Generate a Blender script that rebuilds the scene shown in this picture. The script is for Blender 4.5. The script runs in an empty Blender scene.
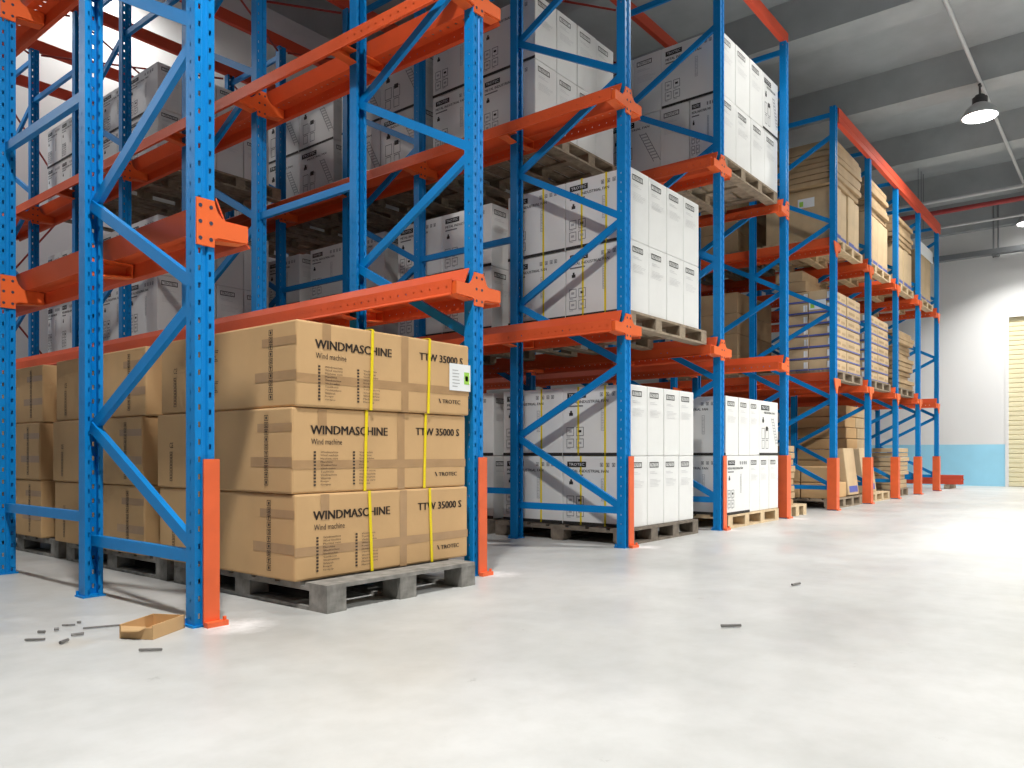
import bpy, bmesh, math, random
from mathutils import Vector, Matrix
random.seed(7)
S = 0.8                      # all coordinates below are in units of the eye height (0.8 m)
sc = bpy.context.scene
COL = sc.collection
ORD = ['zeroth', 'first', 'second', 'third', 'fourth', 'fifth', 'sixth', 'seventh', 'eighth', 'ninth', 'tenth',
       'eleventh', 'twelfth', 'thirteenth', 'fourteenth', 'fifteenth', 'sixteenth']

# ------------------------------------------------------------------ materials
def mat(name, col, rough=0.5, metal=0.0, spec=0.5, noise=0.0, nscale=6.0, bump=0.0, bscale=40.0, coat=0.0, emit=None, estr=0.0):
    m = bpy.data.materials.new(name); m.use_nodes = True
    nt = m.node_tree; b = nt.nodes['Principled BSDF']
    b.inputs['Base Color'].default_value = (*col, 1)
    b.inputs['Roughness'].default_value = rough
    b.inputs['Metallic'].default_value = metal
    b.inputs['Specular IOR Level'].default_value = spec
    b.inputs['Coat Weight'].default_value = coat
    b.inputs['Coat Roughness'].default_value = 0.15
    if emit:
        b.inputs['Emission Color'].default_value = (*emit, 1); b.inputs['Emission Strength'].default_value = estr
    if noise or bump:
        tc = nt.nodes.new('ShaderNodeTexCoord')
    if noise:
        n = nt.nodes.new('ShaderNodeTexNoise'); n.inputs['Scale'].default_value = nscale; n.inputs['Detail'].default_value = 6
        nt.links.new(tc.outputs['Object'], n.inputs['Vector'])
        r = nt.nodes.new('ShaderNodeValToRGB')
        r.color_ramp.elements[0].position = 0.3; r.color_ramp.elements[1].position = 0.7
        r.color_ramp.elements[0].color = (*[c * (1 - noise) for c in col], 1)
        r.color_ramp.elements[1].color = (*[min(1, c * (1 + noise)) for c in col], 1)
        nt.links.new(n.outputs['Fac'], r.inputs['Fac']); nt.links.new(r.outputs['Color'], b.inputs['Base Color'])
    if bump:
        n2 = nt.nodes.new('ShaderNodeTexNoise'); n2.inputs['Scale'].default_value = bscale; n2.inputs['Detail'].default_value = 4
        nt.links.new(tc.outputs['Object'], n2.inputs['Vector'])
        bp = nt.nodes.new('ShaderNodeBump'); bp.inputs['Strength'].default_value = bump; bp.inputs['Distance'].default_value = 0.01
        nt.links.new(n2.outputs['Fac'], bp.inputs['Height']); nt.links.new(bp.outputs['Normal'], b.inputs['Normal'])
    return m

def add_holes(m, axis_a, axis_n, col_off, col_half, pitch, half_len, run='Z', stagger=0.0, minrun=None):
    """punch rows of slots through thin sheet steel: rows at +-col_off along axis_a, repeated along run, on faces whose normal is axis_n"""
    nt = m.node_tree; N = nt.nodes; L = nt.links
    tc = N.new('ShaderNodeTexCoord')
    sp = N.new('ShaderNodeSeparateXYZ'); L.new(tc.outputs['Object'], sp.inputs[0])
    sn = N.new('ShaderNodeSeparateXYZ'); L.new(tc.outputs['Normal'], sn.inputs[0])
    def M(op, a, b=None):
        n = N.new('ShaderNodeMath'); n.operation = op
        for i, v in enumerate((a, b)):
            if v is None: continue
            if isinstance(v, (int, float)): n.inputs[i].default_value = v
            else: L.new(v, n.inputs[i])
        return n.outputs[0]
    a = sp.outputs[axis_a]; r = sp.outputs[run]
    if col_off:
        side = M('MULTIPLY', M('SIGN', a), stagger)
        r = M('ADD', r, side)
        da = M('ABSOLUTE', M('SUBTRACT', M('ABSOLUTE', a), col_off))
    else:
        da = M('ABSOLUTE', a)
    c1 = M('LESS_THAN', da, col_half)
    fr = M('MULTIPLY', M('ABSOLUTE', M('SUBTRACT', M('FRACT', M('DIVIDE', r, pitch)), 0.5)), pitch)
    c2 = M('LESS_THAN', fr, half_len)
    c3 = M('GREATER_THAN', M('ABSOLUTE', sn.outputs[axis_n]), 0.7)
    mask = M('MULTIPLY', M('MULTIPLY', c1, c2), c3)
    out = N['Material Output']; src = out.inputs['Surface'].links[0].from_socket
    tr = N.new('ShaderNodeBsdfTransparent'); mx = N.new('ShaderNodeMixShader')
    L.new(mask, mx.inputs['Fac']); L.new(src, mx.inputs[1]); L.new(tr.outputs[0], mx.inputs[2])
    L.new(mx.outputs[0], out.inputs['Surface'])

BLUE = (0.001, 0.225, 0.61); ORANGE = (0.82, 0.14, 0.03)
M_post = mat('blue_paint_perforated', BLUE, 0.42, spec=0.3, noise=0.06, nscale=3)
add_holes(M_post, 'X', 'Y', 0.026, 0.0062, 0.08, 0.0125, stagger=0.011)
add_holes(M_post, 'Y', 'X', 0.0, 0.0045, 0.08, 0.008)
M_blue = mat('blue_paint', BLUE, 0.42, spec=0.3, noise=0.06, nscale=3)
M_orange = mat('orange_paint', ORANGE, 0.45, spec=0.35, noise=0.05, nscale=4)
M_rail = mat('orange_rail_paint', (0.78, 0.112, 0.03), 0.45, spec=0.35, noise=0.05, nscale=4)
M_guard = mat('orange_guard_paint', (0.8, 0.13, 0.035), 0.45, noise=0.08, nscale=6)
M_red = mat('orange_red_beam_paint', (0.66, 0.085, 0.04), 0.6, spec=0.25)
M_darkred = mat('dark_red_rod_paint', (0.30, 0.03, 0.02), 0.5)
M_hole = mat('dark_hole', (0.03, 0.04, 0.07), 0.6)
M_bolt = mat('zinc', (0.22, 0.21, 0.20), 0.5, 0.5)
M_card = mat('brown_cardboard', (0.60, 0.375, 0.175), 0.75, noise=0.07, nscale=2.5, bump=0.15, bscale=9)
M_card_light = mat('pale_kraft_cardboard', (0.60, 0.44, 0.26), 0.75, noise=0.1, nscale=4, bump=0.1, bscale=12)
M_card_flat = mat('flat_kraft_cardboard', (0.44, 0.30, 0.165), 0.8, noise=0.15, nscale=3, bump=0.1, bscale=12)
M_white = mat('white_carton_board', (0.80, 0.80, 0.78), 0.5, noise=0.02, nscale=3, bump=0.22, bscale=7, coat=0.25)
M_ink = mat('black_ink', (0.025, 0.022, 0.02), 0.7)
M_inkbrown = mat('dark_ink_on_kraft', (0.045, 0.03, 0.02), 0.7)
M_inkgrey = mat('grey_ink', (0.42, 0.42, 0.43), 0.7)
M_inkmid = mat('mid_grey_ink', (0.16, 0.16, 0.17), 0.7)
M_tape = mat('brown_packing_tape', (0.44, 0.265, 0.125), 0.35, noise=0.08, nscale=9, coat=0.3)
M_strap = mat('yellow_strapping', (0.85, 0.66, 0.0), 0.4)
M_label = mat('white_paper_label', (0.85, 0.87, 0.88), 0.5)
M_green = mat('green_label_patch', (0.36, 0.68, 0.08), 0.5)
M_bluep = mat('blue_print', (0.10, 0.13, 0.42), 0.6)
M_wood = mat('grey_pallet_wood', (0.30, 0.235, 0.165), 0.8, noise=0.3, nscale=14, bump=0.2, bscale=30)
M_woodgrey = mat('weathered_pallet_wood', (0.235, 0.225, 0.205), 0.85, noise=0.35, nscale=14, bump=0.25, bscale=30)
M_wooddark = mat('dark_pallet_wood', (0.17, 0.14, 0.11), 0.85, noise=0.3, nscale=14, bump=0.2, bscale=30)
M_woodlight = mat('pale_pallet_wood', (0.62, 0.47, 0.29), 0.8, noise=0.2, nscale=12, bump=0.2, bscale=30)
M_wall = mat('white_wall_paint', (0.80, 0.80, 0.79), 0.7, noise=0.02, nscale=0.7)
M_wains = mat('pale_blue_wall_paint', (0.34, 0.70, 0.90), 0.6, noise=0.05, nscale=1.5)
M_shutter = mat('cream_shutter_metal', (0.78, 0.71, 0.48), 0.5)
M_ceil = mat('grey_concrete_slab', (0.37, 0.395, 0.41), 0.85, noise=0.12, nscale=1.5)
M_beam = mat('grey_concrete_beam', (0.37, 0.39, 0.40), 0.85, noise=0.1, nscale=2)
M_pipe_red = mat('red_pipe_paint', (0.35, 0.04, 0.04), 0.5)
M_pipe_grey = mat('light_grey_pipe', (0.55, 0.56, 0.57), 0.5)
M_steel = mat('dull_grey_steel', (0.22, 0.23, 0.24), 0.5, 0.3)
M_lamp = mat('lamp_aluminium', (0.65, 0.66, 0.67), 0.35, 0.6)
M_lampdark = mat('lamp_dark_housing', (0.05, 0.05, 0.055), 0.5)
M_glow = mat('lamp_diffuser', (1, 1, 1), 0.4, emit=(1.0, 1.0, 0.97), estr=14)

# concrete floor
M_floor = bpy.data.materials.new('polished_concrete'); M_floor.use_nodes = True
def floor_nodes(m):
    nt = m.node_tree; N = nt.nodes; L = nt.links; b = N['Principled BSDF']
    tc = N.new('ShaderNodeTexCoord')
    def noise(scale, detail=6, rough=0.55, stretch=None):
        n = N.new('ShaderNodeTexNoise'); n.inputs['Scale'].default_value = scale; n.inputs['Detail'].default_value = detail
        n.inputs['Roughness'].default_value = rough
        if stretch:
            mp = N.new('ShaderNodeMapping'); mp.inputs['Scale'].default_value = stretch
            L.new(tc.outputs['Object'], mp.inputs[0]); L.new(mp.outputs[0], n.inputs['Vector'])
        else:
            L.new(tc.outputs['Object'], n.inputs['Vector'])
        return n
    def ramp(src, p0, c0, p1, c1):
        r = N.new('ShaderNodeValToRGB'); e = r.color_ramp.elements
        e[0].position = p0; e[1].position = p1; e[0].color = (*c0, 1); e[1].color = (*c1, 1)
        L.new(src, r.inputs['Fac']); return r
    big = ramp(noise(0.55, 5, 0.6).outputs['Fac'], 0.33, (0.46, 0.463, 0.445), 0.60, (0.58, 0.58, 0.565))
    fine = ramp(noise(6, 8, 0.65).outputs['Fac'], 0.30, (0.90, 0.90, 0.89), 0.6, (1, 1, 1))
    spots = ramp(noise(3.1, 9, 0.75).outputs['Fac'], 0.30, (0.70, 0.70, 0.69), 0.36, (1, 1, 1))
    mx = N.new('ShaderNodeMix'); mx.data_type = 'RGBA'; mx.blend_type = 'MULTIPLY'; mx.inputs[0].default_value = 1
    L.new(big.outputs[0], mx.inputs[6]); L.new(fine.outputs[0], mx.inputs[7])
    mx2 = N.new('ShaderNodeMix'); mx2.data_type = 'RGBA'; mx2.blend_type = 'MULTIPLY'; mx2.inputs[0].default_value = 1
    L.new(mx.outputs[2], mx2.inputs[6]); L.new(spots.outputs[0], mx2.inputs[7])
    last = mx2.outputs[2]
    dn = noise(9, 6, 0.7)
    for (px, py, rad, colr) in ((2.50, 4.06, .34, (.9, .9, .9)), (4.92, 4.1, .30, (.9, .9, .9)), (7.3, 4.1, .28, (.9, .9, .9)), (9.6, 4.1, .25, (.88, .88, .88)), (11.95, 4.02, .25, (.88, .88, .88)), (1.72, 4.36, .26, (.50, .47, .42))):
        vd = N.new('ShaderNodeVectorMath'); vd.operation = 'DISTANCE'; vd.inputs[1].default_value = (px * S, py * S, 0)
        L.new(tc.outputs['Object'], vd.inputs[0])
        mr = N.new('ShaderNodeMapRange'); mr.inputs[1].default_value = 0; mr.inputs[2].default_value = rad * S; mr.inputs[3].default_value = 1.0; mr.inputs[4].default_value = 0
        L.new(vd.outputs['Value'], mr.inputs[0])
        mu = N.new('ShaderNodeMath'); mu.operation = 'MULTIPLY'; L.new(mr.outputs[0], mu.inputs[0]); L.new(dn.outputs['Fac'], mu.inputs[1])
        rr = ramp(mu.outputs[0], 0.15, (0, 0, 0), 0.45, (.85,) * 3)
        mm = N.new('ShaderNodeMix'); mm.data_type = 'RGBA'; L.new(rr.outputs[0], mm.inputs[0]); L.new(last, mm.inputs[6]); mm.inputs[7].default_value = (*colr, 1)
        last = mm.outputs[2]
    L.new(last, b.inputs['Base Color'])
    rg = ramp(noise(1.2, 5).outputs['Fac'], 0.35, (0.30,) * 3, 0.65, (0.5,) * 3)
    L.new(rg.outputs[0], b.inputs['Roughness'])
    bp = N.new('ShaderNodeBump'); bp.inputs['Strength'].default_value = 0.08; bp.inputs['Distance'].default_value = 0.01
    L.new(noise(18, 4).outputs['Fac'], bp.inputs['Height']); L.new(bp.outputs[0], b.inputs['Normal'])
floor_nodes(M_floor)

# ------------------------------------------------------------------ mesh builder
class MB:
    def __init__(s): s.v = []; s.f = []; s.m = []
    def face(s, idx, mi=0): s.f.append(tuple(idx)); s.m.append(mi)
    def box(s, x0, x1, y0, y1, z0, z1, mi=0):
        b = len(s.v)
        s.v += [(x0, y0, z0), (x1, y0, z0), (x1, y1, z0), (x0, y1, z0), (x0, y0, z1), (x1, y0, z1), (x1, y1, z1), (x0, y1, z1)]
        for q in ((0, 3, 2, 1), (4, 5, 6, 7), (0, 1, 5, 4), (1, 2, 6, 5), (2, 3, 7, 6), (3, 0, 4, 7)):
            s.face([b + i for i in q], mi)
        return s
    def obox(s, o, a, b_, c, mi=0):
        """box from corner o with edge vectors a, b_, c"""
        o, a, b_, c = Vector(o), Vector(a), Vector(b_), Vector(c); n = len(s.v)
        if a.cross(b_).dot(c) < 0: a, b_ = b_, a
        for p in (o, o + a, o + a + b_, o + b_, o + c, o + a + c, o + a + b_ + c, o + b_ + c): s.v.append(tuple(p))
        for q in ((0, 3, 2, 1), (4, 5, 6, 7), (0, 1, 5, 4), (1, 2, 6, 5), (2, 3, 7, 6), (3, 0, 4, 7)):
            s.face([n + i for i in q], mi)
        return s
    def bar(s, p, q, w, t, side, mi=0):
        """bar p->q, width w along (dir x side), thickness t along side"""
        p, q, side = Vector(p), Vector(q), Vector(side).normalized(); d = q - p
        u = d.normalized().cross(side).normalized()
        s.obox(p - u * w / 2 - side * t / 2, d, u * w, side * t, mi); return s
    def channel(s, p, q, w, t, side, th=0.008, mi=0):
        """C channel p->q: web of width w, flanges of depth t on the -side direction"""
        p, q, side = Vector(p), Vector(q), Vector(side).normalized(); d = q - p
        u = d.normalized().cross(side).normalized()
        s.obox(p - u * w / 2, d, u * w, side * th, mi)
        s.obox(p - u * w / 2 + side * th, d, u * th, side * (t - th), mi)
        s.obox(p + u * (w / 2 - th) + side * th, d, u * th, side * (t - th), mi)
        return s
    def prism(s, poly, o, a, b_, c, mi=0):
        """polygon poly [(i,j)] in plane o + i a + j b_, thickened by vector c"""
        o, a, b_, c = Vector(o), Vector(a), Vector(b_), Vector(c); n = len(s.v); k = len(poly)
        if a.cross(b_).dot(c) > 0: poly = poly[::-1]
        area = sum(poly[i][0] * poly[(i + 1) % k][1] - poly[(i + 1) % k][0] * poly[i][1] for i in range(k))
        if (area < 0) == (a.cross(b_).dot(c) < 0) : poly = poly
        P = [o + a * i + b_ * j for i, j in poly]
        s.v += [tuple(p) for p in P] + [tuple(p + c) for p in P]
        s.face([n + i for i in range(k)], mi); s.face([n + k + i for i in reversed(range(k))], mi)
        for i in range(k):
            j = (i + 1) % k; s.face([n + j, n + i, n + k + i, n + k + j], mi)
        return s
    def sheet(s, pts, o, a, b_, c, th, mi=0):
        """thin-walled open profile pts in plane (a,b_), extruded along c, wall th"""
        o, a, b_, c = Vector(o), Vector(a), Vector(b_), Vector(c)
        for (i0, j0), (i1, j1) in zip(pts[:-1], pts[1:]):
            p0 = o + a * i0 + b_ * j0; p1 = o + a * i1 + b_ * j1
            d = p1 - p0; n = d.cross(c).normalized() * th; e = d.normalized() * (th * 0.45)
            s.obox(p0 - n / 2 - e, d + 2 * e, n, c, mi)
        return s
    def lathe(s, prof, o, n=20, mi=0, axis='Z'):
        b = len(s.v); k = len(prof)
        for r, z in prof:
            for i in range(n):
                an = 2 * math.pi * i / n; c, d = r * math.cos(an), r * math.sin(an)
                p = {'Z': (c, d, z), 'X': (z, c, d), 'Y': (d, z, c)}[axis]
                s.v.append((o[0] + p[0], o[1] + p[1], o[2] + p[2]))
        for j in range(k - 1):
            for i in range(n):
                s.face([b + j * n + i, b + j * n + (i + 1) % n, b + (j + 1) * n + (i + 1) % n, b + (j + 1) * n + i], mi)
        s.face([b + i for i in reversed(range(n))], mi); s.face([b + (k - 1) * n + i for i in range(n)], mi)
        return s
    def rod(s, p, q, r, n=8, mi=0):
        p, q = Vector(p), Vector(q); d = (q - p).normalized()
        u = d.orthogonal().normalized(); w = d.cross(u); b = len(s.v)
        for c in (p, q):
            for i in range(n):
                an = 2 * math.pi * i / n; s.v.append(tuple(c + u * r * math.cos(an) + w * r * math.sin(an)))
        for i in range(n):
            j = (i + 1) % n; s.face([b + i, b + j, b + n + j, b + n + i], mi)
        s.face([b + i for i in reversed(range(n))], mi); s.face([b + n + i for i in range(n)], mi)
        return s
    def flat(s, tm, o, u, v, su, sv, mi=0):
        """place a 2-D mesh (verts in unit box) at o with axes u, v"""
        vs, fs = tm; o, u, v = Vector(o), Vector(u), Vector(v); b = len(s.v)
        s.v += [tuple(o + u * (x * su) + v * (y * sv)) for x, y in vs]
        for f in fs: s.face([b + i for i in f], mi)
        return s
    def rect(s, o, u, v, x0, x1, y0, y1, mi=0):
        o, u, v = Vector(o), Vector(u), Vector(v); b = len(s.v)
        s.v += [tuple(o + u * x + v * y) for x, y in ((x0, y0), (x1, y0), (x1, y1), (x0, y1))]
        s.face([b, b + 1, b + 2, b + 3], mi); return s
    def frame(s, o, u, v, x0, x1, y0, y1, t, mi=0):
        s.rect(o, u, v, x0, x1, y0, y0 + t, mi); s.rect(o, u, v, x0, x1, y1 - t, y1, mi)
        s.rect(o, u, v, x0, x0 + t, y0 + t, y1 - t, mi); s.rect(o, u, v, x1 - t, x1, y0 + t, y1 - t, mi); return s
    def mesh(s, name, mats, bevel=0.0, smooth=False):
        me = bpy.data.meshes.new(name)
        me.from_pydata([(x * S, y * S, z * S) for x, y, z in s.v], [], s.f)
        for m in (mats if isinstance(mats, (list, tuple)) else [mats]): me.materials.append(m)
        me.polygons.foreach_set('material_index', s.m)
        bm = bmesh.new(); bm.from_mesh(me)
        if bevel:
            bmesh.ops.bevel(bm, geom=[e for e in bm.edges], offset=bevel * S, segments=2, affect='EDGES', profile=0.5)
        if not getattr(s, 'planar', False): bmesh.ops.recalc_face_normals(bm, faces=bm.faces)
        bm.to_mesh(me); bm.free()
        if smooth: me.polygons.foreach_set('use_smooth', [True] * len(me.polygons))
        return me

def link(name, me, loc=(0, 0, 0), parent=None, rz=0.0, rot=None):
    o = bpy.data.objects.new(name, me); COL.objects.link(o)
    o.location = [c * S for c in loc]
    o.rotation_euler = rot if rot else (0, 0, rz)
    if parent: o.parent = parent
    return o
def tag(o, label, cat, group=None):
    o['label'] = label; o['category'] = cat
    if group: o['group'] = group
    return o
def thing(name, loc, label, cat, group=None, rz=0.0):
    return tag(link(name, None, loc, None, rz), label, cat, group)
def struct(name, me, loc=(0, 0, 0), parent=None):
    o = link(name, me, loc, parent)
    if not parent: o['kind'] = 'structure'
    return o

_txt = {}
def text2d(t, bold=0.0):
    if (t, bold) in _txt: return _txt[(t, bold)]
    cu = bpy.data.curves.new('lettering', 'FONT'); cu.body = t; cu.offset = bold; cu.resolution_u = 2
    ob = bpy.data.objects.new('lettering', cu); COL.objects.link(ob)
    dg = bpy.context.evaluated_depsgraph_get(); dg.update()
    me = bpy.data.meshes.new_from_object(ob.evaluated_get(dg))
    xs = [v.co.x for v in me.vertices]; ys = [v.co.y for v in me.vertices]
    x0, x1, y0, y1 = min(xs), max(xs), min(ys), max(ys)
    r = ([((v.co.x - x0) / (x1 - x0), (v.co.y - y0) / (y1 - y0)) for v in me.vertices], [tuple(p.vertices) for p in me.polygons])
    bpy.data.objects.remove(ob); bpy.data.curves.remove(cu); bpy.data.meshes.remove(me)
    _txt[(t, bold)] = r
    return r

# ------------------------------------------------------------------ the room
def simple(name, mats, *boxes, parent=None):
    m = MB()
    for b in boxes: m.box(*b)
    return struct(name, m.mesh(name, mats), parent=parent)
XW = 27.3; YG0, YG1, YB = 11.5, 12.2, 16.4
simple('floor', M_floor, (-10, XW + 0.3, -12, YB + 0.3, -0.2, 0))
m = MB(); DY0, DY1, DH = -1.4, 3.06, 5.06
for (y0, y1, z0, z1) in ((DY1, YB, 1.26, 11.6), (-12, DY0, 1.26, 11.6), (DY0, DY1, DH, 11.6)): m.box(XW, XW + 0.3, y0, y1, z0, z1)
for (y0, y1) in ((DY1, YB), (-12, DY0)): m.box(XW, XW + 0.3, y0, y1, 0, 1.26, 1)
struct('wall_right', m.mesh('wall_right', [M_wall, M_wains]))
simple('wall_back', M_wall, (-10, XW, YB, YB + 0.3, 0, 11.6))
m = MB().box(-10, XW + 0.3, -12, YG0, 9.3, 9.6)
struct('ceiling', m.mesh('ceiling', M_ceil))
simple('ceiling_rear', M_beam, (-10, XW + 0.3, YG1, YB + 0.3, 11.6, 11.9))
simple('trim_girder', M_beam, (-10, XW, YG0, YG1, 8.55, 11.6))
bi = 0
for x in (-1.5, 2.45, 6.4, 10.36, 14.3, 18.26, 22.2, 26.1):
    bi += 1
    simple('trim_%d' % bi, M_beam, (x, x + 0.62, -12, YG0, 8.55, 9.3))
simple('trim_wall_beam', M_beam, (XW - 0.25, XW, -12, YG0, 7.75, 9.3))
# roller shutter door
d = struct('door_1', MB().box(XW + 0.1, XW + 0.16, DY0, DY1, 0, DH).mesh('shutter_backing', M_shutter))
m = MB(); z = 0.0
while z < DH - 0.02:
    m.prism([(0, 0), (0.028, 0.02), (0.028, 0.115), (0, 0.138)], (XW + 0.1, DY0, z), (-1, 0, 0), (0, 0, 1), (0, DY1 - DY0, 0)); z += 0.14
struct('shutter_slats', m.mesh('shutter_slats', M_shutter), parent=d)
m = MB().box(XW - 0.03, XW - 0.002, DY1 - 0.04, DY1 + 0.05, 0, DH + 0.06).box(XW - 0.03, XW - 0.002, DY0, DY1 - 0.04, DH - 0.02, DH + 0.06)
struct('guide_channel', m.mesh('guide_channel', M_wall), parent=d)

# pipes, tray and conduits under the ceiling
def pipe(name, p, q, r, mt, label, cat, top, spots):
    c = [(a + b) / 2 for a, b in zip(p, q)]
    t = thing(name, c, label, cat)
    link('pipe_run', MB().rod([a - b for a, b in zip(p, c)], [a - b for a, b in zip(q, c)], r, 10).mesh('pipe_run', mt), (0, 0, 0), t)
    for sp in spots:
        o = (sp - c[0], 0, 0) if abs(q[0] - p[0]) > 1 else (0, sp - c[1], 0)
        link('hanger', MB().rod((0, 0, r * .6), (0, 0, top - c[2]), 0.012, 6).mesh('hanger', M_steel), o, t)
pipe('sprinkler_pipe', (25.4, -6, 8.0), (25.4, 11.4, 8.0), 0.07, M_pipe_red, 'dark red sprinkler pipe running below the concrete beams near the end wall', 'pipe', 9.3, (-3, 1, 5, 9))
pipe('drain_pipe', (25.0, -6, 8.22), (25.0, 11.4, 8.22), 0.05, M_pipe_grey, 'pale grey pipe running beside the red pipe under the ceiling', 'pipe', 9.3, (-3, 1, 5, 9))
pipe('conduit', (25.7, -6, 7.62), (25.7, 11.4, 7.62), 0.035, M_pipe_grey, 'thin grey conduit hanging below the red pipe near the end wall', 'conduit', 9.3, (-3, 1, 5, 9))
LX, LY = 18.07, 2.5
pipe('lamp_conduit', (-3, LY, 8.50), (26.9, LY, 8.50), 0.035, M_pipe_grey, 'long pale conduit under the beams that carries the bell lamps', 'conduit', 8.55, (2.7, 10.6, 14.6, 18.5, 22.5, 26.3))
t = thing('cable_tray', (XW - 0.35, 2.0, 6.9), 'grey cable tray high along the white end wall', 'cable tray')
m = MB().sheet([(-0.12, 0.14), (-0.12, 0), (0.12, 0), (0.12, 0.14)], (0, -7.5, 0), (1, 0, 0), (0, 0, 1), (0, 16.5, 0), 0.015)
link('tray_channel', m.mesh('tray_channel', M_steel), (0, 0, 0), t)
for y in (-3.6, 1.3):
    m = MB().rod((0, y - 0.05, -0.1), (0, y - 0.05, 1.5), 0.022).rod((0, y + 0.07, -0.1), (0, y + 0.07, 1.5), 0.022).box(-0.15, 0.15, y - 0.08, y + 0.1, -0.06, -0.02)
    link('hanger', m.mesh('hanger', M_steel), (0, 0, 0), t)

# bell lamps
def bell_lamp(x, y, z, label):
    t = thing('bell_lamp', (x, y, z), label, 'lamp', 'bell lamps over the aisle')
    k = MB().lathe([(0.34, 0.0), (0.33, 0.02), (0.27, 0.14), (0.16, 0.24), (0.13, 0.26), (0.12, 0.26), (0.15, 0.23), (0.26, 0.13), (0.32, 0.01)], (0, 0, 0), 28)
    link('reflector', k.mesh('reflector', M_lamp, smooth=True), (0, 0, 0), t)
    link('diffuser', MB().lathe([(0.315, 0.004), (0.30, -0.012), (0.2, -0.02)], (0, 0, 0.0), 28).mesh('diffuser', M_glow), (0, 0, 0), t)
    link('heat_sink', MB().lathe([(0.13, 0.25), (0.14, 0.26), (0.14, 0.38), (0.09, 0.40), (0.09, 0.43)], (0, 0, 0), 20).mesh('heat_sink', M_lampdark), (0, 0, 0), t)
    h = MB().rod((0, 0, 0.42), (0, 0, 8.455 - z), 0.02).bar((-0.08, 0, 8.40 - z), (0.10, 0, 8.43 - z), 0.03, 0.05, (0, 1, 0)).lathe([(0.05, 0.42), (0.05, 0.45)], (0, 0, 0), 12)
    link('hanger', h.mesh('hanger', M_lampdark), (0, 0, 0), t)
bell_lamp(LX + .05, LY, 7.78, 'lit bell lamp hanging over the aisle before the far rack')
bell_lamp(26.3, LY - .1, 7.5, 'lit bell lamp close to the end wall above the roller shutter')

# ------------------------------------------------------------------ pallet racking
PW, PD = 0.056, 0.09                     # post half width, post depth
def post_mesh(h):
    w, d = PW, PD
    pts = [(-w + 0.022, d), (-w, d), (-w, 0), (-0.020, 0), (-0.012, 0.010), (0.012, 0.010), (0.020, 0), (w, 0), (w, d), (w - 0.022, d)]
    # origin sits in the middle of the depth so the slots of the side flanges run along y = 0
    return MB().sheet([(i, j - d / 2) for i, j in pts], (0, 0, 0.012), (1, 0, 0), (0, 1, 0), (0, 0, h - 0.012), 0.009).mesh('post', M_post)
FD = 1.54                                # frame depth over the posts
def brace_mesh(p, q):
    return MB().channel(p, q, 0.074, 0.04, (1, 0, 0)).mesh('brace', M_blue)
plate_me = MB().box(-0.078, 0.078, -0.06, 0.075, 0, 0.012).rod((0.066, 0.06, 0.012), (0.066, 0.06, 0.04), 0.01).rod((-0.066, 0.06, 0.012), (-0.066, 0.06, 0.04), 0.01).mesh('foot_plate', M_blue)

def arm_mesh(sides, front, tri=False):
    """bracket bolted to the web of a post, arms reach out level with z=0 (the seat)"""
    m = MB(); yf = -PD / 2 - 0.016
    A = 0.215
    m2 = 0.0
    R = [(PW, -0.165), (PW, -0.115), (PW + 0.03, -0.105), (PW + A, -0.098), (PW + A, 0.0)]
    R += ([(PW + 0.074, -0.001), (PW + 0.045, 0.014), (PW + 0.02, 0.042), (PW + 0.004, 0.08), (PW, 0.105)] if front else [(PW, 0.0), (PW, 0.105)])
    Lf = [(-i, j) for i, j in reversed(R)]
    if tri:
        poly = [(-0.03, -0.26), (0.03, -0.26), (0.15, 0.0), (-0.15, 0.0)]
    else:
        poly = (R if 1 in sides else [(PW, -0.165), (PW, 0.105)]) + (Lf if -1 in sides else [(-PW, 0.105), (-PW, -0.165)])
    m.prism(poly, (0, yf, 0), (1, 0, 0), (0, 0, 1), (0, 0.016, 0))
    for sd in sides:
        x0, x1 = sorted((sd * (PW + 0.004), sd * (PW + A)))
        m.box(x0, x1, yf + 0.016, yf + 0.11, -0.014, -0.002)
        m.prism([(PW + 0.004, -0.122), (PW + A, -0.10), (PW + A, -0.088), (PW + 0.004, -0.11)], (0, yf + 0.016, 0), (sd, 0, 0), (0, 0, 1), (0, 0.094, 0))
        if tri: m.box(x0, x1, yf + 0.016, yf + 0.028, -0.11, -0.002)
        m.box(*sorted((sd * (PW + A - 0.012), sd * (PW + A))), yf + 0.016, yf + 0.11, -0.09, -0.014)
    if not tri:
        for x in (-0.033, 0.033):
            for z in (-0.125, -0.03, 0.062):
                m.lathe([(0.012, -0.0005), (0.0118, -0.002)], (x, yf, z), 8, 1, 'Y')
    return m.mesh('arm_bracket', [M_orange, M_hole])
ARM = {}
def arm(sides, front, tri=False):
    k = (sides, front, tri)
    if k not in ARM: ARM[k] = arm_mesh(*k)
    return ARM[k]

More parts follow.
